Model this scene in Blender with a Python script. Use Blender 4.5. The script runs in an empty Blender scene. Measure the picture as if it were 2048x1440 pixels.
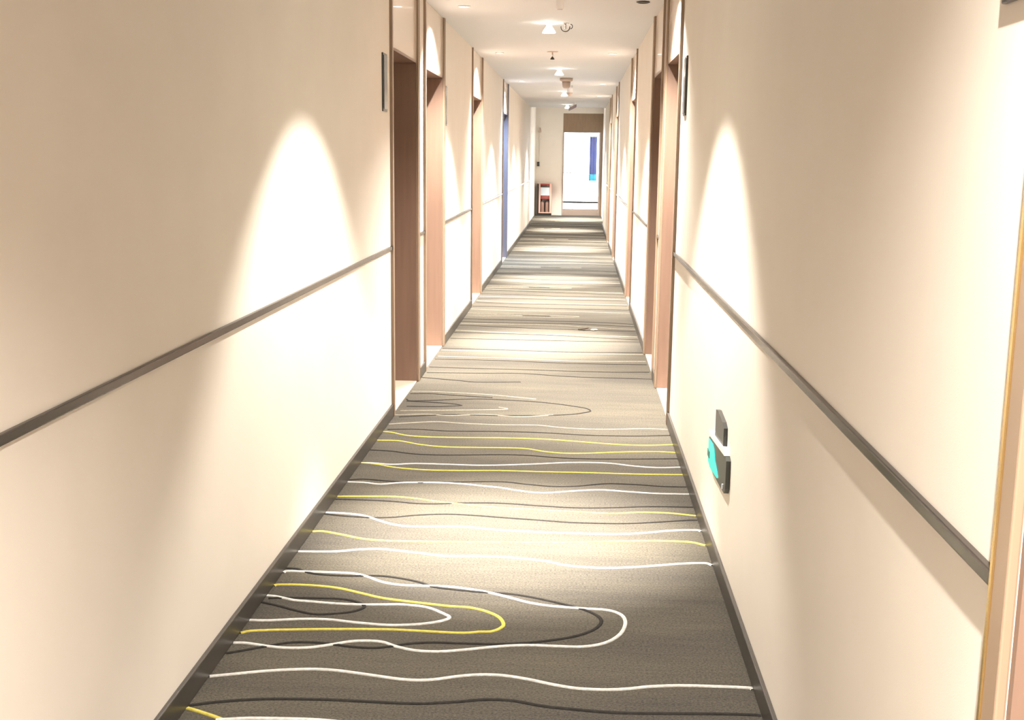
import bpy, bmesh, math, random
from mathutils import Vector, Matrix

# ---------------------------------------------------------------- camera
CX = bpy.context.scene.collection
H = 2.485            # ceiling height
XL, XR = -1.036, 0.538   # wall faces
cam_d = bpy.data.cameras.new('camera')
cam = bpy.data.objects.new('camera', cam_d); CX.objects.link(cam)
cam_d.sensor_fit = 'HORIZONTAL'; cam_d.sensor_width = 36.0
cam_d.lens = 36.0 * 2287.2 / 2048.0
cam_d.clip_start = 0.02; cam_d.clip_end = 200
right = Vector((0.99827242, 0.0574355, 0.01238315))
down = Vector((0.0222859, -0.1751313, -0.98429283))
fwd = Vector((-0.05436468, 0.98286835, -0.17610875))
m = Matrix((right, -down, -fwd)).transposed().to_4x4()
m.translation = Vector((0, 0, 1.48))
cam.matrix_world = m
bpy.context.scene.camera = cam

# ---------------------------------------------------------------- world, exposure
w = bpy.data.worlds.new('daylight'); bpy.context.scene.world = w
w.use_nodes = True
bg = w.node_tree.nodes['Background']
bg.inputs[0].default_value = (0.90, 0.95, 1.0, 1); bg.inputs[1].default_value = 6.0
vs = bpy.context.scene.view_settings
vs.view_transform = 'Standard'; vs.look = 'None'; vs.gamma = 1.0; vs.use_curve_mapping = False
vs.exposure = 0.5
WARM = (1.0, 0.925, 0.83)
COOL = (0.86, 0.93, 1.0)
P_MAIN, P_CORE, P_DOOR = 270.0, 2100.0, 540.0

# ---------------------------------------------------------------- materials
def mat(name, col, rough=0.5, metal=0.0, coat=0.0, emis=None, estr=0.0, spec=0.5):
    M = bpy.data.materials.new(name); M.use_nodes = True
    b = M.node_tree.nodes['Principled BSDF']
    b.inputs['Base Color'].default_value = (*col, 1); b.inputs['Roughness'].default_value = rough
    b.inputs['Metallic'].default_value = metal; b.inputs['Coat Weight'].default_value = coat
    b.inputs['Specular IOR Level'].default_value = spec
    if emis:
        b.inputs['Emission Color'].default_value = (*emis, 1); b.inputs['Emission Strength'].default_value = estr
    return M
def noisy(M, c1, c2, scale=(8, 8, 8), bump=0.0, detail=4.0, bscale=None, rng=(0.3, 0.7)):
    nt = M.node_tree; b = nt.nodes['Principled BSDF']
    tc = nt.nodes.new('ShaderNodeTexCoord'); mp = nt.nodes.new('ShaderNodeMapping')
    mp.inputs['Scale'].default_value = scale
    nz = nt.nodes.new('ShaderNodeTexNoise'); nz.inputs['Scale'].default_value = 1.0; nz.inputs['Detail'].default_value = detail
    cr = nt.nodes.new('ShaderNodeValToRGB')
    cr.color_ramp.elements[0].position = rng[0]; cr.color_ramp.elements[1].position = rng[1]
    cr.color_ramp.elements[0].color = (*c1, 1); cr.color_ramp.elements[1].color = (*c2, 1)
    nt.links.new(tc.outputs['Object'], mp.inputs['Vector']); nt.links.new(mp.outputs[0], nz.inputs['Vector'])
    nt.links.new(nz.outputs['Fac'], cr.inputs[0]); nt.links.new(cr.outputs[0], b.inputs['Base Color'])
    if bump:
        n2 = nt.nodes.new('ShaderNodeTexNoise'); n2.inputs['Scale'].default_value = bscale or 200
        nt.links.new(tc.outputs['Object'], n2.inputs['Vector'])
        bp = nt.nodes.new('ShaderNodeBump'); bp.inputs['Strength'].default_value = bump; bp.inputs['Distance'].default_value = 0.004
        nt.links.new(n2.outputs['Fac'], bp.inputs['Height']); nt.links.new(bp.outputs[0], b.inputs['Normal'])
    return M
MT = {}
MT['wall'] = noisy(mat('wall_paper', (0.8, 0.73, 0.64), 0.6, spec=0.3), (0.745, 0.695, 0.63), (0.775, 0.725, 0.66), (3, 3, 3), bump=0.04, bscale=400)
MT['ceil'] = mat('ceiling_paint', (0.68, 0.695, 0.72), 0.7, spec=0.2)
MT['base'] = noisy(mat('baseboard_dark', (0.05, 0.045, 0.04), 0.35), (0.035, 0.033, 0.03), (0.06, 0.052, 0.045), (6, 2, 6))
MT['rail'] = noisy(mat('rail_bronze', (0.06, 0.055, 0.05), 0.22, metal=0.6), (0.018, 0.018, 0.017), (0.06, 0.048, 0.04), (3, 0.7, 4))
MT['jamb'] = noisy(mat('jamb_walnut', (0.27, 0.18, 0.13), 0.4), (0.185, 0.120, 0.090), (0.215, 0.140, 0.104), (30, 30, 2))
MT['blue'] = mat('jamb_blue_light_tint', (0.115, 0.12, 0.165), 0.35)  # blue cast of the cool light put into the jamb and trim colour
MT['leaf'] = noisy(mat('door_walnut', (0.22, 0.15, 0.11), 0.4), (0.20, 0.13, 0.09), (0.25, 0.17, 0.12), (30, 30, 2))
MT['trim'] = mat('trim_bronze', (0.28, 0.20, 0.14), 0.35)
MT['brass'] = mat('brass_bead', (0.75, 0.55, 0.25), 0.25, metal=0.9)
MT['header'] = mat('header_lacquer', (0.74, 0.64, 0.54), 0.25, coat=0.4)
MT['sill'] = mat('threshold_stone', (0.62, 0.50, 0.41), 0.35)
MT['plate'] = mat('plate_graphite', (0.045, 0.05, 0.05), 0.3)
MT['plate2'] = mat('plate_face', (0.06, 0.065, 0.07), 0.15)
MT['white'] = mat('white_enamel', (0.85, 0.85, 0.86), 0.35)
MT['beige'] = mat('beige_plastic', (0.55, 0.43, 0.36), 0.5)
MT['chrome'] = mat('chrome', (0.62, 0.58, 0.55), 0.15, metal=1.0)
MT['dark'] = mat('black_plastic', (0.02, 0.02, 0.02), 0.4)
MT['glow'] = mat('lamp_glass', (0.9, 0.88, 0.84), 0.4, emis=(1.0, 0.93, 0.82), estr=9.0)
MT['lens'] = mat('lamp_lens', (0.9, 0.88, 0.84), 0.4, emis=(1.0, 0.92, 0.8), estr=12.0)
MT['lens_off'] = mat('lamp_lens_off', (0.12, 0.10, 0.08), 0.2)
MT['housing'] = mat('sign_housing', (0.06, 0.07, 0.065), 0.35)
MT['green'] = mat('sign_green', (0.02, 0.45, 0.38), 0.35, emis=(0.05, 0.75, 0.62), estr=0.45)
MT['teal'] = mat('sign_teal', (0.01, 0.16, 0.15), 0.35)
MT['brown'] = noisy(mat('brown_panel', (0.25, 0.17, 0.10), 0.45), (0.23, 0.155, 0.095), (0.27, 0.185, 0.115), (20, 20, 3))
MT['taupe'] = mat('taupe_metal', (0.36, 0.29, 0.25), 0.4)
MT['steel'] = mat('brushed_steel', (0.6, 0.6, 0.6), 0.3, metal=1.0)
MT['red'] = mat('fire_red', (0.30, 0.025, 0.02), 0.35)
MT['maroon'] = mat('dark_maroon', (0.10, 0.012, 0.012), 0.35)
MT['pinkframe'] = mat('salmon_frame', (0.70, 0.42, 0.36), 0.4)
MT['label'] = mat('label_white', (0.75, 0.78, 0.82), 0.5)
MT['concrete'] = mat('balcony_concrete', (0.6, 0.6, 0.6), 0.8)
MT['paper'] = mat('scrap_paper', (0.8, 0.76, 0.68), 0.8)
MT['leafdry'] = mat('dry_leaf', (0.10, 0.055, 0.03), 0.8)
def glass_mat():
    M = bpy.data.materials.new('clear_glass'); M.use_nodes = True; nt = M.node_tree
    for n in list(nt.nodes): nt.nodes.remove(n)
    o = nt.nodes.new('ShaderNodeOutputMaterial'); mx = nt.nodes.new('ShaderNodeMixShader'); mx.inputs[0].default_value = 0.06
    t = nt.nodes.new('ShaderNodeBsdfTransparent'); t.inputs[0].default_value = (0.95, 0.98, 1, 1)
    g = nt.nodes.new('ShaderNodeBsdfGlossy'); g.inputs['Roughness'].default_value = 0.03
    nt.links.new(t.outputs[0], mx.inputs[1]); nt.links.new(g.outputs[0], mx.inputs[2]); nt.links.new(mx.outputs[0], o.inputs[0])
    return M
MT['glass'] = glass_mat()
def cloth_mat(name, col):
    M = bpy.data.materials.new(name); M.use_nodes = True; nt = M.node_tree
    for n in list(nt.nodes): nt.nodes.remove(n)
    o = nt.nodes.new('ShaderNodeOutputMaterial'); mx = nt.nodes.new('ShaderNodeMixShader'); mx.inputs[0].default_value = 0.5
    t = nt.nodes.new('ShaderNodeBsdfTranslucent'); t.inputs[0].default_value = (*col, 1)
    g = nt.nodes.new('ShaderNodeBsdfDiffuse'); g.inputs[0].default_value = (*col, 1)
    nt.links.new(t.outputs[0], mx.inputs[1]); nt.links.new(g.outputs[0], mx.inputs[2]); nt.links.new(mx.outputs[0], o.inputs[0])
    return M
MT['blue_cloth'] = cloth_mat('blue_cloth', (0.13, 0.17, 0.36))
MT['cyan_cloth'] = cloth_mat('cyan_cloth', (0.10, 0.46, 0.54))
def carpet():
    M = mat('carpet_pile', (0.13, 0.115, 0.1), 0.95, spec=0.1); nt = M.node_tree; b = nt.nodes['Principled BSDF']
    L = nt.links.new
    tc = nt.nodes.new('ShaderNodeTexCoord')
    def nz(scale, detail, rough=0.6):
        mp = nt.nodes.new('ShaderNodeMapping'); mp.inputs['Scale'].default_value = scale
        n = nt.nodes.new('ShaderNodeTexNoise'); n.inputs['Scale'].default_value = 1; n.inputs['Detail'].default_value = detail; n.inputs['Roughness'].default_value = rough
        L(tc.outputs['Object'], mp.inputs['Vector']); L(mp.outputs[0], n.inputs['Vector']); return n
    def ramp(n, p0, p1, c0, c1):
        r = nt.nodes.new('ShaderNodeValToRGB'); r.color_ramp.elements[0].position = p0; r.color_ramp.elements[1].position = p1
        r.color_ramp.elements[0].color = (*c0, 1); r.color_ramp.elements[1].color = (*c1, 1); L(n.outputs['Fac'], r.inputs[0]); return r
    def mix(t, f, a, c):
        x = nt.nodes.new('ShaderNodeMix'); x.data_type = 'RGBA'; x.blend_type = t; x.inputs[0].default_value = f
        L(a.outputs[0] if a.bl_idname != 'ShaderNodeMix' else a.outputs[2], x.inputs[6]); L(c.outputs[0], x.inputs[7]); return x
    base = ramp(nz((0.7, 3.2, 1), 3), 0.35, 0.68, (0.062, 0.057, 0.050), (0.087, 0.079, 0.064))
    streak = ramp(nz((5, 70, 5), 4), 0.3, 0.7, (0.9, 0.9, 0.9), (1.08, 1.08, 1.07))
    grain = ramp(nz((130, 190, 100), 3, 0.85), 0.34, 0.68, (0.5, 0.5, 0.5), (1.55, 1.53, 1.48))
    x = mix('MULTIPLY', 1.0, base, streak); x = mix('MULTIPLY', 1.0, x, grain)
    L(x.outputs[2], b.inputs['Base Color'])
    bp = nt.nodes.new('ShaderNodeBump'); bp.inputs['Strength'].default_value = 0.5; bp.inputs['Distance'].default_value = 0.004
    L(nz((150, 220, 100), 3, 0.7).outputs['Fac'], bp.inputs['Height']); L(bp.outputs[0], b.inputs['Normal'])
    return M
MT['carpet'] = carpet()
MT['line_w'] = noisy(mat('yarn_white', (0.62, 0.6, 0.56), 0.95, spec=0.1), (0.42, 0.41, 0.39), (0.62, 0.61, 0.58), (90, 90, 90))
MT['line_y'] = noisy(mat('yarn_yellow', (0.6, 0.5, 0.1), 0.95, spec=0.1), (0.40, 0.34, 0.06), (0.55, 0.48, 0.12), (90, 90, 90))
MT['line_t'] = noisy(mat('yarn_distance_blur', (0.24, 0.22, 0.18), 0.95, spec=0.1), (0.20, 0.18, 0.15), (0.28, 0.26, 0.21), (90, 90, 90))
MT['line_k'] = noisy(mat('yarn_black', (0.02, 0.02, 0.02), 0.95, spec=0.1), (0.018, 0.017, 0.016), (0.03, 0.028, 0.026), (90, 90, 90))

# ---------------------------------------------------------------- helpers
def link(name, bm, material, parent=None, smooth=False):
    me = bpy.data.meshes.new(name); bmesh.ops.recalc_face_normals(bm, faces=bm.faces[:]); bm.to_mesh(me); bm.free()
    if smooth:
        for p in me.polygons: p.use_smooth = True
    me.materials.append(material)
    o = bpy.data.objects.new(name, me); CX.objects.link(o)
    if parent is not None: o.parent = parent
    return o
def addbox(bm, x0, x1, y0, y1, z0, z1, bev=0.0):
    x0, x1 = min(x0, x1), max(x0, x1); y0, y1 = min(y0, y1), max(y0, y1); z0, z1 = min(z0, z1), max(z0, z1)
    r = bmesh.ops.create_cube(bm, size=1.0)
    for v in r['verts']:
        v.co = Vector(((v.co.x + .5) * (x1 - x0) + x0, (v.co.y + .5) * (y1 - y0) + y0, (v.co.z + .5) * (z1 - z0) + z0))
    if bev:
        es = list({e for v in r['verts'] for e in v.link_edges})
        bmesh.ops.bevel(bm, geom=es, offset=bev, segments=2, affect='EDGES', profile=0.5)
def box(name, x0, x1, y0, y1, z0, z1, material, parent=None, bev=0.0):
    # coordinates are world ones; parents are Empties without rotation
    if parent is not None:
        ox, oy, oz = WORLD[parent.name]
        x0 -= ox; x1 -= ox; y0 -= oy; y1 -= oy; z0 -= oz; z1 -= oz
        bm = bmesh.new(); addbox(bm, x0, x1, y0, y1, z0, z1, bev); o = link(name, bm, material, parent)
        WORLD[o.name] = (ox, oy, oz); return o
    ox, oy, oz = (x0 + x1) / 2, (y0 + y1) / 2, min(z0, z1)
    bm = bmesh.new(); addbox(bm, x0 - ox, x1 - ox, y0 - oy, y1 - oy, z0 - oz, z1 - oz, bev)
    o = link(name, bm, material); o.location = (ox, oy, oz); WORLD[o.name] = (ox, oy, oz); return o
WORLD = {}
def tag(o, label=None, cat=None, group=None, kind=None):
    if label: o['label'] = label
    if cat: o['category'] = cat
    if group: o['group'] = group
    if kind: o['kind'] = kind
    return o
def thing(name, loc, label, cat, group=None, kind=None):
    o = bpy.data.objects.new(name, None); CX.objects.link(o); o.location = loc; o.empty_display_size = 0.05
    WORLD[o.name] = tuple(loc); return tag(o, label, cat, group, kind)
def lathe(prof, n=24):
    # closed surface of revolution about Z through (r, z) points
    bm = bmesh.new(); rings = []
    for r, z in prof:
        if r < 1e-6: rings.append([bm.verts.new((0, 0, z))])
        else: rings.append([bm.verts.new((r * math.cos(2 * math.pi * k / n), r * math.sin(2 * math.pi * k / n), z)) for k in range(n)])
    for A, B in zip(rings, rings[1:]):
        for k in range(n):
            k2 = (k + 1) % n
            if len(A) == 1 and len(B) == 1: continue
            if len(A) == 1: bm.faces.new((A[0], B[k], B[k2]))
            elif len(B) == 1: bm.faces.new((A[k], A[k2], B[0]))
            else: bm.faces.new((A[k], A[k2], B[k2], B[k]))
    return bm
def spot(name, loc, power, angle, blend, col, parent=None, rad=0.02):
    l = bpy.data.lights.new(name, 'SPOT'); l.energy = power; l.spot_size = math.radians(angle); l.spot_blend = blend
    l.color = col; l.shadow_soft_size = rad
    o = bpy.data.objects.new(name, l); CX.objects.link(o)
    if parent is not None: o.parent = parent
    o.location = loc; return o

# ---------------------------------------------------------------- the corridor shell
YB, YC, YE = -4.0, 24.6, 29.2      # back wall, corridor end, end wall
HL = 2.69                          # lobby ceiling
DOORS_L = [(-0.75, 0.25), (6.39, 7.38), (7.77, 8.80), (11.22, 12.30), (15.75, 16.76)]
DOORS_R = [(0.36, 1.337), (6.35, 7.33), (7.70, 8.62), (11.22, 12.22), (16.12, 17.10), (19.42, 20.40)]
TW = 0.045                         # width of the bronze trim beside each niche
DEP = 0.24
def segs(doors, y0, y1):
    out = []; y = y0
    for a, b in doors: out.append((y, a)); y = b
    out.append((y, y1)); return out
fl = box('floor', XL - 0.3, XR + 0.3, YB, YE + 0.1, -0.05, 0.0, MT['carpet'])
tag(fl, 'grey brown corridor carpet with wavy white, yellow and black lines', 'floor', kind='structure')
bm = bmesh.new(); addbox(bm, XL - 0.3, XR + 0.3, YB, YC, H, H + 0.3); c = link('ceiling', bm, MT['ceil'])
tag(c, 'plain cream painted corridor ceiling carrying small downlights', 'ceiling', kind='structure'); WORLD[c.name] = (0, 0, 0)
box('lobby_soffit', XL - 0.3, XR + 0.3, YC, YE + 0.1, HL, HL + 0.1, MT['ceil'], c)
for side, xw, s, doors in (('left', XL, -1, DOORS_L), ('right', XR, 1, DOORS_R)):
    bm = bmesh.new()
    for a, b in segs(doors, YB, YC): addbox(bm, xw, xw + s * DEP, a, b, 0, H)
    addbox(bm, xw + s * DEP, xw + s * 0.3, YB, YE + 0.1, 0, HL)
    # the last stretch by the glass door stands back a little
    addbox(bm, xw + s * 0.055, xw + s * DEP, YC, YE, 0, HL)
    o = link('wall_' + side, bm, MT['wall']); WORLD[o.name] = (0, 0, 0)
    tag(o, 'cream papered corridor wall ' + ('across from the green exit sign' if side == 'left' else 'bearing the green exit sign'), 'wall', kind='structure')
o = box('wall_back', XL - 0.3, XR + 0.3, YB - 0.1, YB, 0, H + 0.3, MT['wall'])
tag(o, 'cream wall closing the corridor behind the viewer', 'wall', kind='structure')
DX0, DX1 = -0.385, 0.515           # end door opening
bm = bmesh.new()
addbox(bm, XL - 0.3, DX0 - 0.02, YE, YE + 0.1, 0, HL + 0.1); addbox(bm, DX1 + 0.16, XR + 0.3, YE, YE + 0.1, 0, HL + 0.1)
addbox(bm, DX0 - 0.02, DX1 + 0.16, YE, YE + 0.1, 2.53, HL + 0.1)
o = link('wall_end', bm, MT['wall']); tag(o, 'cream end wall around the bright glass door', 'wall', kind='structure')

# baseboards and the bronze rail strips, one per stretch of wall
nt_ = 0
for side, xw, s, doors in (('left', XL, -1, DOORS_L), ('right', XR, 1, DOORS_R)):
    for a, b in segs(doors, YB, YC):
        a2 = a if a == YB else a + TW; b2 = b if b == YC else b - TW
        o = box('baseboard_' + side, xw, xw - s * 0.013, a2, b2, 0.001, 0.074, MT['base'], bev=0.003)
        tag(o, 'dark skirting board along a stretch of cream wall', 'baseboard', 'skirting boards between the door niches', 'structure')
        nt_ += 1
        o = box('trim_%d' % nt_, xw + s * 0.002, xw - s * 0.012, a2, b2, 0.953, 0.974, MT['rail'], bev=0.003)
        tag(o, 'narrow dark bronze rail strip running along cream wall', 'trim', 'bronze rail strips between the door niches', 'structure')
o = box('baseboard_end', XL - 0.04, DX0 - 0.03, YE - 0.012, YE, 0.001, 0.04, MT['wall'])
tag(o, 'low cream skirting under the end wall', 'baseboard', kind='structure')

# carpet lines
def catmull(ps, n=6):
    out = []
    P = [Vector((p[0], p[1])) for p in ps]
    P = [P[0]] + [p for i, p in enumerate(P[1:]) if (p - P[i]).length > 0.012]
    Q = [P[0] * 2 - P[1]] + P + [P[-1] * 2 - P[-2]]
    for i in range(1, len(Q) - 2):
        for k in range(n):
            t = k / n; a, b, c_, d = Q[i - 1], Q[i], Q[i + 1], Q[i + 2]
            out.append(0.5 * ((2 * b) + (c_ - a) * t + (2 * a - 5 * b + 4 * c_ - d) * t * t + (3 * b - a - 3 * c_ + d) * t ** 3))
    out.append(P[-1]); return out
def ribbon(name, ps, width, material, z=0.003, n=6):
    pts = catmull(ps, n); bm = bmesh.new(); rows = []
    ox, oy, oz = WORLD[fl.name]
    for i, p in enumerate(pts):
        a = pts[max(0, i - 1)]; b = pts[min(len(pts) - 1, i + 1)]
        d = b - a
        if d.length < 1e-6: d = Vector((1, 0))
        d.normalize(); nrm = Vector((-d.y, d.x)); row = []
        for off, zz in ((-1, 0.0), (-0.8, z), (0.8, z), (1, 0.0)):
            q = p + nrm * off * width / 2
            row.append(bm.verts.new((min(XR - 0.004, max(XL + 0.004, q.x)) - ox, q.y - oy, zz - oz)))
        rows.append(row)
    for A, B in zip(rows, rows[1:]):
        for k in range(3): bm.faces.new((A[k], A[k + 1], B[k + 1], B[k]))
    return link(name, bm, material, fl, True)
LINES=[
('y',[(-1.022,2.819),(-0.990,2.805),(-0.938,2.780),(-0.894,2.758),(-0.800,2.729)]),
('w',[(-0.925,2.760),(-0.838,2.776),(-0.741,2.781),(-0.655,2.782),(-0.517,2.768),(-0.335,2.761),(-0.035,2.761),(0.324,2.802)]),
('k',[(-1.022,2.833),(-0.945,2.861),(-0.825,2.887),(-0.668,2.897),(-0.540,2.895),(-0.414,2.894),(-0.321,2.909),(-0.319,2.908),(-0.227,2.932),(-0.151,2.933),(-0.068,2.909),(0.007,2.898),(0.119,2.887),(0.242,2.891),(0.397,2.902),(0.490,2.905),(0.524,2.903)]),
('w',[(-1.022,3.010),(-0.964,3.028),(-0.871,3.057),(-0.762,3.078),(-0.675,3.078),(-0.570,3.057),(-0.467,3.036),(-0.395,3.039),(-0.319,3.067),(-0.261,3.083),(-0.194,3.086),(-0.119,3.069),(-0.039,3.039),(0.032,3.021),(0.110,3.020),(0.174,3.031),(0.233,3.049),(0.319,3.063),(0.416,3.066),(0.513,3.065),(0.524,3.055)]),
('w',[(-1.022,3.239),(-0.985,3.241),(-0.910,3.224),(-0.851,3.217),(-0.783,3.226),(-0.725,3.251),(-0.667,3.280),(-0.612,3.289),(-0.568,3.283),(-0.521,3.254),(-0.462,3.232),(-0.392,3.230),(-0.324,3.246),(-0.256,3.268),(-0.207,3.283),(-0.129,3.298),(-0.045,3.299),(0.032,3.300),(0.088,3.318),(0.132,3.354),(0.166,3.414),(0.183,3.491),(0.178,3.547),(0.153,3.583),(0.115,3.599),(0.055,3.603),(-0.052,3.614),(-0.130,3.637),(-0.193,3.672),(-0.267,3.713),(-0.324,3.735),(-0.414,3.757),(-0.472,3.759),(-0.577,3.758),(-0.653,3.780),(-0.719,3.829),(-0.773,3.854),(-0.856,3.858),(-0.964,3.857),(-1.014,3.855),(-1.022,3.838)]),
('k',[(-1.022,3.164),(-0.977,3.188),(-0.910,3.227),(-0.847,3.257),(-0.778,3.263),(-0.712,3.254),(-0.660,3.242),(-0.596,3.239),(-0.549,3.251),(-0.483,3.280),(-0.414,3.294),(-0.329,3.295),(-0.209,3.300),(-0.130,3.315),(-0.060,3.338),(0.018,3.375),(0.068,3.418),(0.098,3.466),(0.106,3.512),(0.092,3.549),(0.055,3.590),(-0.014,3.633),(-0.108,3.679),(-0.187,3.707),(-0.259,3.716),(-0.333,3.722),(-0.463,3.749),(-0.525,3.791),(-0.603,3.824),(-0.679,3.839),(-0.793,3.829),(-0.910,3.839),(-0.978,3.879),(-1.022,3.885)]),
('y',[(-1.022,3.314),(-0.983,3.334),(-0.843,3.355),(-0.700,3.370),(-0.556,3.379),(-0.446,3.375),(-0.337,3.372),(-0.280,3.385),(-0.242,3.392),(-0.215,3.421),(-0.208,3.457),(-0.229,3.511),(-0.277,3.555),(-0.333,3.579),(-0.394,3.584),(-0.467,3.598),(-0.555,3.616),(-0.636,3.637),(-0.714,3.674),(-0.792,3.709),(-0.868,3.725),(-0.949,3.729),(-1.012,3.723),(-1.022,3.712)]),
('w',[(-1.022,3.413),(-0.962,3.416),(-0.862,3.436),(-0.774,3.440),(-0.674,3.423),(-0.576,3.413),(-0.489,3.425),(-0.419,3.453),(-0.386,3.489),(-0.413,3.524),(-0.471,3.568),(-0.550,3.584),(-0.626,3.578),(-0.694,3.572),(-0.780,3.574),(-0.859,3.583),(-0.923,3.591),(-0.984,3.616),(-1.022,3.623)]),
('k',[(-1.022,3.564),(-0.964,3.540),(-0.877,3.497),(-0.820,3.479),(-0.762,3.490),(-0.706,3.512),(-0.676,3.554),(-0.706,3.591),(-0.765,3.615),(-0.843,3.615),(-0.905,3.613),(-0.966,3.608),(-1.011,3.600)]),
('w',[(-1.022,4.063),(-0.886,4.075),(-0.796,4.106),(-0.710,4.117),(-0.602,4.096),(-0.494,4.070),(-0.448,4.067),(-0.277,4.075),(-0.104,4.049),(-0.019,4.008),(0.082,3.991),(0.182,3.998),(0.292,4.025),(0.404,4.059),(0.498,4.075),(0.524,4.054)]),
('y',[(-1.022,4.296),(-0.980,4.302),(-0.900,4.270),(-0.810,4.229),(-0.727,4.215),(-0.601,4.216),(-0.424,4.225),(-0.272,4.238),(-0.022,4.256),(0.157,4.284),(0.318,4.307),(0.461,4.309),(0.524,4.273)]),
('w',[(-1.022,4.543),(-0.935,4.537),(-0.854,4.514),(-0.776,4.452),(-0.693,4.403),(-0.599,4.398),(-0.443,4.413),(-0.282,4.384),(-0.023,4.372),(0.159,4.375),(0.278,4.397),(0.400,4.440),(0.503,4.458),(0.524,4.441)]),
('k',[(-1.022,4.521),(-0.928,4.501),(-0.821,4.493),(-0.737,4.504),(-0.647,4.540),(-0.526,4.567),(-0.410,4.563),(-0.293,4.546),(-0.119,4.523),(0.022,4.506),(0.210,4.512),(0.352,4.544),(0.477,4.580),(0.524,4.588)]),
('y',[(-1.022,4.772),(-0.934,4.782),(-0.784,4.794),(-0.681,4.776),(-0.576,4.739),(-0.494,4.718),(-0.302,4.677),(-0.027,4.656),(0.166,4.643),(0.283,4.670),(0.409,4.672),(0.524,4.645)]),
('k',[(-1.022,4.731),(-0.925,4.732),(-0.773,4.724),(-0.670,4.704),(-0.572,4.707),(-0.475,4.729),(-0.307,4.742),(-0.126,4.720),(0.022,4.708),(0.169,4.723),(0.336,4.755),(0.524,4.766)]),
('w',[(-1.022,4.998),(-0.944,4.996),(-0.867,4.978),(-0.767,5.014),(-0.611,5.029),(-0.505,5.021),(-0.398,4.995),(-0.322,4.977),(-0.235,4.938),(-0.132,4.913),(-0.010,4.950),(0.124,4.985),(0.257,4.969),(0.379,4.953),(0.524,4.956)]),
('k',[(-1.022,5.032),(-0.954,5.051),(-0.844,5.032),(-0.716,5.022),(-0.560,5.042),(-0.329,5.072),(-0.209,5.043),(-0.083,5.019),(0.031,5.037),(0.157,5.087),(0.283,5.088),(0.418,5.069),(0.524,5.071)]),
('w',[(-1.022,5.331),(-0.961,5.331),(-0.869,5.315),(-0.761,5.343),(-0.593,5.344),(-0.423,5.344),(-0.203,5.388),(-0.014,5.437),(0.166,5.447),(0.298,5.406),(0.408,5.388),(0.524,5.405)]),
('y',[(-1.022,5.331),(-0.946,5.312),(-0.838,5.261),(-0.691,5.235),(-0.527,5.240),(-0.342,5.258),(-0.143,5.258),(0.075,5.264),(0.291,5.262),(0.524,5.274)]),
('k',[(-1.022,5.578),(-0.909,5.565),(-0.787,5.523),(-0.613,5.519),(-0.362,5.554),(-0.210,5.552),(-0.060,5.523),(0.133,5.521),(0.361,5.545),(0.524,5.567)]),
('y',[(-1.022,5.779),(-0.907,5.778),(-0.777,5.709),(-0.631,5.677),(-0.371,5.690),(-0.239,5.686),(-0.120,5.629),(0.020,5.616),(0.252,5.668),(0.428,5.695),(0.524,5.686)]),
('y',[(-1.022,5.971),(-0.972,5.957),(-0.876,5.896),(-0.714,5.878),(-0.385,5.898),(-0.163,5.897),(0.019,5.866),(0.199,5.827),(0.377,5.817),(0.524,5.851)]),
('k',[(-1.008,6.022),(-0.860,6.043),(-0.669,6.022),(-0.395,6.041),(-0.168,6.039),(0.080,6.009),(0.327,6.015),(0.524,6.050)]),
('w',[(-1.022,6.144),(-0.882,6.199),(-0.757,6.230),(-0.599,6.203),(-0.405,6.196),(-0.199,6.208),(-0.070,6.167),(0.144,6.147),(0.398,6.191),(0.524,6.183)]),
('w',[(-1.022,6.374),(-0.846,6.412),(-0.710,6.391),(-0.516,6.443),(-0.311,6.406),(-0.115,6.475)]),
('k',[(-0.993,6.330),(-0.842,6.382),(-0.710,6.421),(-0.421,6.429),(-0.181,6.456),(-0.009,6.505),(0.085,6.576),(0.101,6.621),(0.072,6.681),(0.003,6.724),(-0.094,6.777),(-0.235,6.827),(-0.405,6.854),(-0.617,6.863),(-0.963,6.769),(-1.022,6.816)]),
('k',[(-0.991,6.613),(-0.824,6.623),(-0.688,6.661),(-0.673,6.680),(-0.741,6.716),(-0.887,6.744),(-1.013,6.756)]),
('w',[(-1.009,6.484),(-0.766,6.524),(-0.493,6.571),(-0.389,6.604),(-0.443,6.645)]),
('k',[(-1.022,6.974),(-0.890,6.990),(-0.739,6.959),(-0.501,6.917)]),
('w',[(-1.022,7.045),(-0.827,7.045),(-0.526,6.998),(-0.229,6.902)]),
('k',[(-1.022,7.513),(-0.769,7.436),(-0.640,7.398),(-0.352,7.433)]),
('k',[(-1.011,7.686),(-0.689,7.708),(-0.367,7.736),(-0.044,7.662),(0.274,7.645),(0.524,7.640)]),
('k',[(-1.022,7.902),(-0.705,7.883),(-0.374,7.882),(-0.046,7.863),(0.281,7.862),(0.524,7.889)]),
('k',[(-1.022,8.220),(-0.506,8.221),(-0.049,8.170),(0.524,8.182)]),
('y',[(-1.015,8.342),(-0.513,8.326),(-0.049,8.266),(0.524,8.309)]),
('k',[(-1.022,8.699),(-0.596,8.690),(-0.053,8.653),(0.524,8.696)]),
('w',[(-1.022,8.615),(-0.590,8.605),(-0.053,8.583),(0.524,8.611)]),
('k',[(-1.016,9.196),(-0.568,9.192),(-0.058,9.188),(0.524,9.207)]),
]
LW = {'w': 0.0125, 'y': 0.0125, 'k': 0.0125}
LNAME = {'w': 'white_line', 'y': 'yellow_line', 'k': 'black_line'}
ZO = {'w': 0.0034, 'y': 0.0032, 'k': 0.0028}
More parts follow.
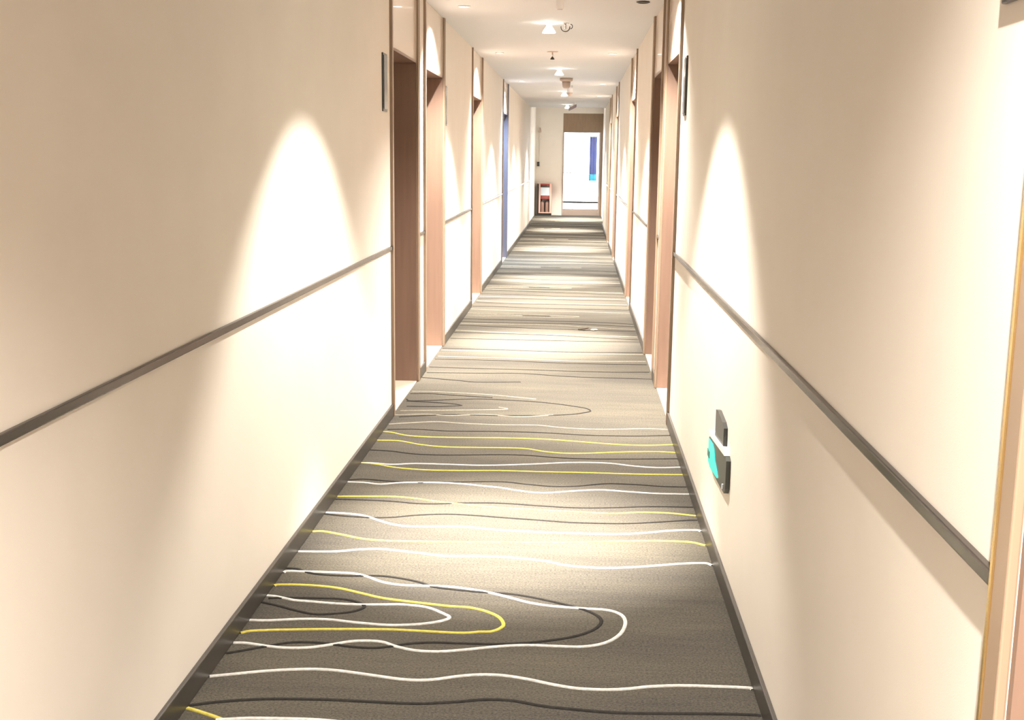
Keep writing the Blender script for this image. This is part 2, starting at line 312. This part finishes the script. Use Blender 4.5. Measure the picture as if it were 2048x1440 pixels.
def yarn(c_, y):        # further along, distance blur is put into line colour and width; same yarn
    return (LNAME[c_], LW[c_] * (1.0 if y < 4.5 else 0.78), MT['line_' + c_]) if y < 5.9 or c_ == 'k' else ('blurred_line', 0.010, MT['line_t'])
for c_, ps in LINES:
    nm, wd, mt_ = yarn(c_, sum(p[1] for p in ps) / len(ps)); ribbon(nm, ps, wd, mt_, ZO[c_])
rnd = random.Random(7)
y = 9.42; i = 0
while y < 28.6:
    a1, a2, f1, f2 = rnd.uniform(.01, .05), rnd.uniform(.01, .03), rnd.uniform(2, 4), rnd.uniform(4, 7)
    p1, p2, sl = rnd.uniform(0, 6), rnd.uniform(0, 6), rnd.uniform(-.12, .02)
    c_ = 'kwkykkwk'[i % 8]
    ps = [(x, y + a1 * math.sin(f1 * x + p1) + a2 * math.sin(f2 * x + p2) + sl * x) for x in [-1.02 + 0.1542 * k for k in range(11)]]
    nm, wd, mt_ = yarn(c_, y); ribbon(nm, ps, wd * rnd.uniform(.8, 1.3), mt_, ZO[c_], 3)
    if i % 9 == 5:     # a loop reaching in from one side
        L_ = rnd.uniform(.6, 1.2); hh = rnd.uniform(.10, .18)
        for q, cc in ((1.0, 'w'), (0.75, 'k'), (0.5, 'y')):
            ps = [(-1.02 + L_ * q * (1 - abs(t) ** 2.4), y + .35 + hh * q * t) for t in [-1 + k / 8 for k in range(17)]]
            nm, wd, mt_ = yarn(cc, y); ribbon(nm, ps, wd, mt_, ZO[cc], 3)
        y += .5
    y += rnd.uniform(.10, .30) * (1 + (y > 16) * .3); i += 1

# ---------------------------------------------------------------- door niches
def niche(n, side, y0, y1, label, jamb='jamb', handle_far=False):
    xw, s = (XL, -1) if side == 'L' else (XR, 1)
    X = lambda d: xw + s * d
    t = thing('door_%d' % n, (xw, (y0 + y1) / 2, 0), label, 'door', kind='structure')
    g = 0.001
    box('header_panel', X(0.003), X(DEP - g), y0 + g, y1 - g, 2.062, H - g, MT['header'], t)
    box('soffit', X(0.0), X(DEP - g), y0 + g, y1 - g, 2.045, 2.060, MT[jamb], t)
    for a, b in ((y0 + g, y0 + 0.014), (y1 - 0.014, y1 - g)):
        box('jamb', X(0.0), X(DEP - g), a, b, 0.001, 2.044, MT[jamb], t)
    for a, b, e in ((y0 - TW + g, y0, y0 - TW - 0.006), (y1, y1 + TW - g, y1 + TW + 0.006)):
        tr = box('trim_strip', X(0.0), X(-0.014), a, b, 0.001, H - g, MT['trim'] if jamb == 'jamb' else MT[jamb], t, bev=0.003)
        ee = (min(e, a if e < a else b), max(e, a if e < a else b))
        box('metal_bead', X(0.0), X(-0.016), ee[0], ee[1], 0.001, H - g, MT['brass'] if (side, y1 < 3) == ('R', True) else MT['trim'], tr)
    box('threshold', X(0.0), X(DEP - g), y0 + 0.015, y1 - 0.015, 0.001, 0.006, MT['sill'], t)
    lf = box('door_leaf', X(0.19), X(0.232), y0 + 0.016, y1 - 0.016, 0.008, 2.042, MT['leaf'], t, bev=0.002)
    yh = y1 - 0.10 if handle_far else y0 + 0.10
    d = -1 if handle_far else 1
    bm = bmesh.new(); ox, oy, oz = WORLD[t.name]
    addbox(bm, X(0.176) - ox, X(0.19) - ox, yh - 0.03 - oy, yh + 0.03 - oy, 0.93, 1.14, 0.004)
    addbox(bm, X(0.138) - ox, X(0.176) - ox, yh - 0.009 - oy, yh + 0.009 - oy, 1.03, 1.048, 0.003)
    addbox(bm, X(0.138) - ox, X(0.152) - ox, min(yh - 0.009, yh + d * 0.12) - oy, max(yh + 0.009, yh + d * 0.12) - oy, 1.03, 1.048, 0.004)
    link('handle', bm, MT['steel'], lf)
    return t
OPP = 'opposite the green exit sign wall'
SAME = 'on the wall of the green exit sign'
LBL_L = ['recessed brown guest door nearest the corridor start ' + OPP,
         'dark shaded brown door niche just past a room plate ' + OPP,
         'lit rosy brown door niche, second past the large plain wall ' + OPP,
         'cream lit brown door niche, third past the large plain wall ' + OPP,
         'door niche with blue light painted into its colour ' + OPP]
LBL_R = ['tan framed guest door niche before the green exit sign ' + 'on its wall',
         'orange lit brown door niche, first past the green exit sign on its wall',
         'shaded brown door niche, second past the green exit sign on its wall',
         'brown door niche, third past the green exit sign on its wall',
         'brown door niche, fourth past the green exit sign on its wall',
         'brown door niche, fifth past the green exit sign on its wall']
n = 0
for (a, b), l in zip(DOORS_L, LBL_L):
    n += 1; niche(n, 'L', a, b, l, 'blue' if 'blue' in l else 'jamb', handle_far=n in (1, 3, 5))
for (a, b), l in zip(DOORS_R, LBL_R):
    n += 1; niche(n, 'R', a, b, l, handle_far=n in (6, 8, 10))

# ---------------------------------------------------------------- end door with daylight behind it
t = thing('door_%d' % (n + 1), ((DX0 + DX1) / 2, YE, 0), 'bright glass exit door with brown transom at corridor end', 'door', kind='structure')
box('transom_panel', DX0 - 0.019, DX1 + 0.159, YE + 0.0, YE + 0.06, 2.075, 2.529, MT['brown'], t)
box('side_panel', DX1 + 0.035, DX1 + 0.159, YE - 0.03, YE + 0.06, 0.001, 2.529, MT['brown'], t)
box('frame_post', DX0 - 0.019, DX0 + 0.012, YE - 0.02, YE + 0.06, 0.001, 2.074, MT['taupe'], t, bev=0.003)
box('frame_post', DX1 - 0.012, DX1 + 0.034, YE - 0.02, YE + 0.06, 0.001, 2.074, MT['taupe'], t, bev=0.003)
box('frame_head', DX0 + 0.013, DX1 - 0.013, YE - 0.01, YE + 0.06, 2.06, 2.074, MT['taupe'], t)
box('kick_panel', DX0 + 0.013, DX1 - 0.013, YE, YE + 0.05, 0.001, 0.165, MT['taupe'], t, bev=0.003)
box('glass_pane', DX0 + 0.013, DX1 - 0.013, YE + 0.02, YE + 0.028, 0.166, 2.059, MT['glass'], t)
box('cross_bar', DX0 + 0.013, DX1 - 0.013, YE - 0.006, YE + 0.019, 0.312, 0.356, MT['dark'], t)
box('pull_handle', DX0 + 0.013, DX0 + 0.21, YE - 0.05, YE - 0.03, 1.060, 1.082, MT['steel'], t, bev=0.004)
o = box('balcony', -1.6, 1.6, YE + 0.11, YE + 2.2, -0.12, -0.03, MT['concrete'])
tag(o, 'pale concrete balcony slab beyond the glass door', 'balcony', kind='structure')
t = thing('banner', (0.365, YE + 0.5, 0.86), 'blue cloth banner with cyan hem hanging beyond the glass door', 'banner')
def wavy(name, x0, x1, z0, z1, mt):
    ox, oy, oz = WORLD[t.name]; bm = bmesh.new(); R_ = []
    for k in range(13):
        x = x0 + (x1 - x0) * k / 12; yy = YE + 0.5 + 0.012 * math.sin(k * 1.3)
        R_.append([bm.verts.new((x - ox, yy + q - oy, z - oz)) for z in (z0, z1) for q in (0, 0.003)])
    for A, B in zip(R_, R_[1:]):
        for a, b in ((0, 1), (1, 3), (3, 2), (2, 0)): bm.faces.new((A[a], A[b], B[b], B[a]))
    bm.faces.new((R_[0][0], R_[0][1], R_[0][3], R_[0][2])); bm.faces.new((R_[-1][0], R_[-1][1], R_[-1][3], R_[-1][2]))
    return link(name, bm, mt, t, True)
wavy('cloth', 0.275, 0.455, 1.03, 1.96, MT['blue_cloth'])
wavy('hem', 0.262, 0.462, 0.86, 1.03, MT['cyan_cloth'])
box('banner_pole', 0.255, 0.475, YE + 0.49, YE + 0.515, 1.96, 1.985, MT['steel'], t)
box('hanger', 0.36, 0.37, YE + 0.497, YE + 0.507, 1.985, 2.75, MT['steel'], t)
o = box('balcony_canopy', -1.6, 1.6, YE + 0.11, YE + 0.75, 2.75, 2.83, MT['concrete'])
tag(o, 'concrete canopy over the balcony door', 'canopy', kind='structure')

# ---------------------------------------------------------------- lamps
bell_me = None
def main_lamp(y, z=H, x=-0.25, k=1.0, col=WARM):
    t = thing('bell_lamp', (x, y, z), 'small glowing white bell shaped lamp on corridor ceiling centreline', 'lamp', 'bell lamps along the corridor ceiling')
    link('ceiling_rose', lathe([(0, 0), (0.04, 0), (0.04, -0.008), (0.018, -0.014), (0, -0.014)]), MT['white'], t, True)
    link('shade', lathe([(0.016, -0.012), (0.024, -0.03), (0.042, -0.055), (0.052, -0.074), (0.049, -0.074), (0.038, -0.055), (0.02, -0.03), (0.012, -0.014)]), MT['glow'], t, True)
    link('bulb', lathe([(0, -0.03), (0.016, -0.036), (0.022, -0.05), (0.016, -0.064), (0, -0.07)]), MT['glow'], t, True)
    spot('beam', (0, 0, -0.078), P_MAIN * k, 92, 0.35, col, t)
    spot('core_beam', (0, 0, -0.078), P_CORE * k, 43, 1.0, col, t)
    return t
def door_lamp(x, y, k=1.0, col=WARM, on=True, ang=122, label='flush round downlight set in ceiling close above a door niche'):
    t = thing('recessed_downlight', (x, y, H), label, 'lamp', 'flush downlights over the door niches' if on else None)
    link('ring', lathe([(0.032, -0.001), (0.045, -0.001), (0.045, -0.005), (0.036, -0.009), (0.032, -0.006), (0.032, -0.001)]), MT['white'] if on else MT['dark'], t, True)
    link('lens', lathe([(0, -0.001), (0.0315, -0.001), (0.0315, -0.005), (0, -0.005)]), MT['lens'] if on else MT['lens_off'], t)
    if on:
        spot('beam', (0, 0, -0.012), P_DOOR * k, ang, 0.85, col, t, 0.015)
        spot('core_beam', (0, 0, -0.012), P_DOOR * 1.5 * k, 56, 1.0, col, t, 0.015)
    return t
BELL = 'small glowing white bell lamp on the corridor ceiling, '
for y, l in ((-0.35, 'over the tan framed door'), (4.33, 'above the green exit sign'), (9.1, 'beside the wire guarded sprinkler'), (13.75, 'between sprinkler and smoke detector'), (18.5, 'just past the dome camera'), (23.2, 'next to the bracket camera')):
    main_lamp(y)['label'] = BELL + l
main_lamp(27.2, HL, -0.22, 1.0)['label'] = 'white bell lamp on raised ceiling between fire cabinet and glass door'
main_lamp(27.4, HL, 0.12, 0.8)['label'] = 'white bell lamp on raised ceiling directly before the glass door'
DL = 'flush round downlight in the ceiling above the '
for x, y, k, l, cc in ((-0.81, -0.2, 0.4, 'guest door nearest the corridor start', WARM), (-0.81, 8.12, 1, 'lit rosy brown niche', WARM), (-0.81, 11.72, 1, 'cream lit niche', WARM),
        (-0.81, 16.1, 0.7, 'blue tinted niche', (0.72, 0.85, 1.0)), (0.31, 0.75, 0.9, 'tan framed guest door', WARM), (0.31, 6.66, 1, 'orange lit niche', WARM),
        (0.31, 11.68, 1, 'third niche past the exit sign', WARM), (0.31, 16.55, 1, 'fourth niche past the exit sign', WARM), (0.31, 19.85, 1, 'fifth niche past the exit sign', WARM)):
    door_lamp(x, y, k, cc)['label'] = DL + l
door_lamp(0.40, 7.85, on=False, label='unlit flush downlight with dark ring near the shaded door niche')

# ---------------------------------------------------------------- room plates
def plate(side, yc, w_, z0, z1, label):
    xw, s = (XL, -1) if side == 'L' else (XR, 1)
    t = thing('room_plate', (xw, yc, z0), label, 'plate')
    b = box('backing', xw, xw - s * 0.008, yc - w_ / 2, yc + w_ / 2, z0, z1, MT['plate'], t, bev=0.002)
    box('face', xw - s * 0.0081, xw - s * 0.011, yc - w_ / 2 + 0.012, yc + w_ / 2 - 0.012, z0 + 0.012, z1 - 0.012, MT['plate2'], t, bev=0.001)
plate('L', 6.15, 0.13, 1.70, 2.00, 'tall dark room plate before the shaded niche ' + OPP)
plate('L', 8.95, 0.13, 1.70, 2.00, 'tall dark room plate past the rosy lit niche ' + OPP)
plate('R', 6.02, 0.13, 1.69, 1.985, 'tall dark room plate just before the orange lit door niche')
plate('R', 1.475, 0.13, 1.676, 1.976, 'dark green room plate beside the tan framed guest door')

# ---------------------------------------------------------------- green exit sign low on the wall
t = thing('exit_sign', (XR, 3.98, 0.25), 'green illuminated exit sign mounted low on cream wall', 'sign')
def xsec(name, pts, x0, x1, mt, par, bev=0.0):
    ox, oy, oz = WORLD[t.name]; bm = bmesh.new()
    A = [bm.verts.new((x0 - ox, y_ - oy, z_ - oz)) for y_, z_ in pts]; B = [bm.verts.new((x1 - ox, y_ - oy, z_ - oz)) for y_, z_ in pts]
    bm.faces.new(A); bm.faces.new(B[::-1])
    for k in range(len(pts)): k2 = (k + 1) % len(pts); bm.faces.new((A[k], A[k2], B[k2], B[k]))
    return link(name, bm, mt, par)
SX = XR - 0.016
hs = xsec('housing', [(4.254, 0.324), (4.295, 0.345), (4.295, 0.427), (4.264, 0.442), (3.823, 0.478), (3.792, 0.468), (3.792, 0.370), (3.817, 0.348), (3.905, 0.341)], XR, SX, MT['housing'], t)
xsec('running_figure', [(4.280, 0.339), (4.280, 0.427), (4.162, 0.435), (4.110, 0.422), (4.079, 0.391), (4.007, 0.370), (3.982, 0.355), (4.007, 0.348), (4.110, 0.339), (4.213, 0.331)], SX - 0.0002, SX - 0.003, MT['green'], hs)
xsec('door_figure', [(4.291, 0.360), (4.291, 0.386), (4.234, 0.386), (4.234, 0.360)], SX - 0.0031, SX - 0.005, MT['teal'], hs)
xsec('test_button', [(3.848, 0.355), (3.848, 0.373), (3.831, 0.376), (3.831, 0.358)], SX - 0.0002, SX - 0.005, MT['label'], hs)
xsec('white_band', [(4.264, 0.443), (4.285, 0.460), (3.843, 0.497), (3.823, 0.479)], XR, SX - 0.004, MT['white'], t)
xsec('battery_pack', [(4.141, 0.473), (4.141, 0.571), (4.090, 0.579), (3.946, 0.568), (3.905, 0.555), (3.905, 0.491)], XR, SX + 0.002, MT['plate'], t)

# ---------------------------------------------------------------- ceiling fittings
def sprinkler(x, y, label):
    t = thing('sprinkler', (x, y, H), label, 'sprinkler')
    link('escutcheon', lathe([(0, -0.001), (0.055, -0.001), (0.05, -0.006), (0, -0.008)]), MT['beige'], t, True)
    link('stem', lathe([(0, -0.008), (0.007, -0.008), (0.007, -0.05), (0, -0.05)], 12), MT['chrome'], t, True)
    link('deflector', lathe([(0, -0.05), (0.010, -0.052), (0.022, -0.072), (0.020, -0.076), (0, -0.078)], 12), MT['dark'], t, True)
sprinkler(-0.28, 11.55, 'pendent ceiling sprinkler with flat beige disc')
t = thing('wire_sprinkler', (-0.125, 9.1, H), 'chrome sprinkler with curved wire guard beside a bell lamp', 'sprinkler')
link('escutcheon', lathe([(0, -0.001), (0.03, -0.001), (0.026, -0.006), (0, -0.008)]), MT['chrome'], t, True)
link('stem', lathe([(0, -0.008), (0.006, -0.008), (0.006, -0.035), (0.012, -0.04), (0, -0.045)], 12), MT['chrome'], t, True)
def tube(name, pts, r, mt, par, n=8):
    bm = bmesh.new(); rows = []
    for i, p in enumerate(pts):
        d = (Vector(pts[min(i + 1, len(pts) - 1)]) - Vector(pts[max(i - 1, 0)])).normalized()
        u = d.cross(Vector((0, 1, 0.01))).normalized(); v = d.cross(u)
        rows.append([bm.verts.new(Vector(p) + (u * math.cos(2 * math.pi * k / n) + v * math.sin(2 * math.pi * k / n)) * r) for k in range(n)])
    for A, B in zip(rows, rows[1:]):
        for k in range(n): bm.faces.new((A[k], A[(k + 1) % n], B[(k + 1) % n], B[k]))
    bm.faces.new(rows[0]); bm.faces.new(rows[-1][::-1])
    return link(name, bm, mt, par, True)
tube('guard', [(0.034 * math.cos(a), 0, -0.030 + 0.034 * math.sin(a)) for a in [math.pi * 0.95 + k * math.pi * 1.1 / 16 for k in range(17)]], 0.0035, MT['dark'], t)
tube('hook', [(0.042 + 0.012 * math.cos(a), 0, -0.026 + 0.016 * math.sin(a)) for a in [-0.6 * math.pi + k * 1.2 * math.pi / 10 for k in range(11)]], 0.003, MT['dark'], t)
t = thing('ceiling_sensor', (-0.138, 7.4, H), 'white tube shaped sensor hanging from the corridor ceiling', 'sensor')
link('body', lathe([(0, -0.001), (0.026, -0.001), (0.026, -0.10), (0.022, -0.106), (0, -0.106)]), MT['white'], t, True)
link('end_cap', lathe([(0, -0.1061), (0.018, -0.1061), (0.016, -0.111), (0, -0.111)]), MT['steel'], t, True)
t = thing('smoke_detector', (-0.185, 15.4, H), 'beige drum smoke detector on wide base on corridor ceiling', 'detector')
link('base', lathe([(0, -0.001), (0.085, -0.001), (0.085, -0.03), (0.07, -0.045), (0, -0.045)]), MT['beige'], t, True)
link('drum', lathe([(0, -0.0451), (0.055, -0.0451), (0.05, -0.11), (0.035, -0.13), (0, -0.133)]), MT['beige'], t, True)
t = thing('ceiling_camera', (-0.15, 17.0, H), 'white dome camera with beige tip beside the smoke detector', 'camera')
link('body', lathe([(0, -0.001), (0.045, -0.001), (0.04, -0.10), (0, -0.10)]), MT['white'], t, True)
link('tip', lathe([(0, -0.1001), (0.04, -0.1001), (0.034, -0.125), (0, -0.15)]), MT['beige'], t, True)
t = thing('bracket_camera', (-0.115, 22.4, H), 'lilac grey bracket camera hanging near corridor end', 'camera')
box('arm', -0.125, -0.105, 22.39, 22.41, 2.42, H - 0.001, MT['white'], t)
bm = bmesh.new(); addbox(bm, -0.10, 0.05, -0.03, 0.03, -0.11, -0.05, 0.01)
for v in bm.verts: v.co.z += v.co.x * 0.5
link('camera_body', bm, mat('lilac_plastic', (0.4, 0.35, 0.4), 0.5), t, True)
t = thing('lobby_detector', (-0.87, 28.3, HL), 'small tan detector on the ceiling above the red cabinet', 'detector')
link('base', lathe([(0, -0.001), (0.05, -0.001), (0.05, -0.02), (0, -0.02)]), MT['beige'], t, True)
link('dome', lathe([(0, -0.0201), (0.04, -0.0201), (0.025, -0.05), (0, -0.055)]), MT['beige'], t, True)

# ---------------------------------------------------------------- fire cabinet by the end wall
t = thing('fire_cabinet', (-0.84, 29.06, 0), 'red fire cabinet with glazed front standing on carpet at corridor end', 'cabinet')
x0, x1, yf, yb = -1.02, -0.66, 28.96, 29.17
box('plinth', x0, x1, yf, yb, 0.001, 0.045, MT['dark'], t)
box('side', x0, x0 + 0.035, yf + 0.01, yb, 0.046, 0.79, MT['dark'], t)
box('side', x1 - 0.02, x1, yf + 0.01, yb, 0.046, 0.79, MT['red'], t)
box('back', x0 + 0.036, x1 - 0.021, yb - 0.012, yb, 0.046, 0.79, MT['maroon'], t)
box('top', x0, x1, yf + 0.01, yb, 0.791, 0.803, MT['pinkframe'], t)
d = box('front_frame', x0 + 0.04, x0 + 0.078, yf, yf + 0.01, 0.06, 0.79, MT['pinkframe'], t)
box('frame_bar', x1 - 0.05, x1 - 0.001, yf, yf + 0.0099, 0.06, 0.79, MT['pinkframe'], t)
box('frame_bar', x0 + 0.079, x1 - 0.051, yf, yf + 0.0099, 0.06, 0.085, MT['pinkframe'], t)
box('frame_bar', x0 + 0.079, x1 - 0.051, yf, yf + 0.0099, 0.765, 0.79, MT['red'], t)
box('notice', x0 + 0.082, x1 - 0.054, yf + 0.012, yf + 0.018, 0.50, 0.70, MT['label'], t)
box('cross_panel', x0 + 0.079, x1 - 0.051, yf + 0.012, yf + 0.025, 0.41, 0.498, MT['red'], t)
box('glass_front', x0 + 0.079, x1 - 0.051, yf + 0.004, yf + 0.008, 0.086, 0.764, MT['glass'], t)
for xx, ew in ((-0.895, 'black sided'), (-0.77, 'red sided')):
    e = thing('fire_extinguisher', (xx, 29.07, 0.046), 'dull red extinguisher bottle by the %s wall of the fire cabinet' % ew, 'extinguisher', 'extinguishers in the fire cabinet')
    link('bottle', lathe([(0, 0), (0.045, 0), (0.048, 0.02), (0.048, 0.27), (0.03, 0.31), (0.014, 0.325), (0, 0.325)]), mat('extinguisher_red', (0.42, 0.22, 0.16), 0.35), e, True)
    link('valve', lathe([(0, 0.326), (0.014, 0.326), (0.016, 0.35), (0, 0.355)], 12), MT['dark'], e, True)
t = thing('wall_switch', (-1.0, YE, 1.22), 'small black switch box on cream wall above the fire cabinet', 'switch')
box('box', -1.045, -0.985, YE - 0.03, YE, 1.22, 1.33, MT['dark'], t, bev=0.004)
box('rocker', -1.03, -1.0, YE - 0.036, YE - 0.0301, 1.25, 1.30, MT['plate2'], t, bev=0.002)
t = thing('wall_sensor', (-0.985, YE, 2.06), 'small beige wedge sensor high on the end wall', 'sensor')
bm = bmesh.new(); addbox(bm, -0.035, 0.035, -0.06, 0, 0, 0.11, 0.004)
for v in bm.verts:
    if v.co.z > 0.05: v.co.x *= 0.35; v.co.y *= 0.4
link('housing', bm, MT['beige'], t)
box('conduit', -0.992, -0.978, YE - 0.014, YE, 1.34, 2.055, MT['wall'], t)

# ---------------------------------------------------------------- scraps on the carpet
t = thing('dry_leaf', (0.075, 9.78, 0.0), 'tiny curled brown leaf lying on the carpet', 'leaf')
bm = bmesh.new(); R_ = []
for k in range(9):
    u = k / 8; wd = 0.014 * math.sin(math.pi * min(1, u + .06)) + 0.001
    R_.append([bm.verts.new((-0.05 + 0.10 * u, sgn * wd, 0.005 + 0.018 * u * u + (0.006 if sgn else 0))) for sgn in (-1, 0, 1)])
for A, B in zip(R_, R_[1:]):
    for k in range(2): bm.faces.new((A[k], A[k + 1], B[k + 1], B[k]))
bmesh.ops.solidify(bm, geom=bm.faces[:], thickness=0.002)
link('blade', bm, MT['leafdry'], t, True)
link('stalk', (lambda b_: (addbox(b_, -0.075, -0.05, -0.0015, 0.0015, 0.004, 0.007), b_)[1])(bmesh.new()), MT['leafdry'], t)
o = None
bm = bmesh.new(); bmesh.ops.create_icosphere(bm, subdivisions=2, radius=1)
for v in bm.verts:
    r_ = random.Random(int(v.co.x * 999) + int(v.co.y * 777)).uniform(.75, 1.1)
    v.co = Vector((v.co.x * 0.035 * r_, v.co.y * 0.03 * r_, (v.co.z * 0.007 * r_) + 0.007))
o = link('paper_scrap', bm, MT['paper']); o.location = (0.165, 9.80, 0.0)
tag(o, 'little crumpled white paper scrap on the carpet beside the leaf', 'paper')
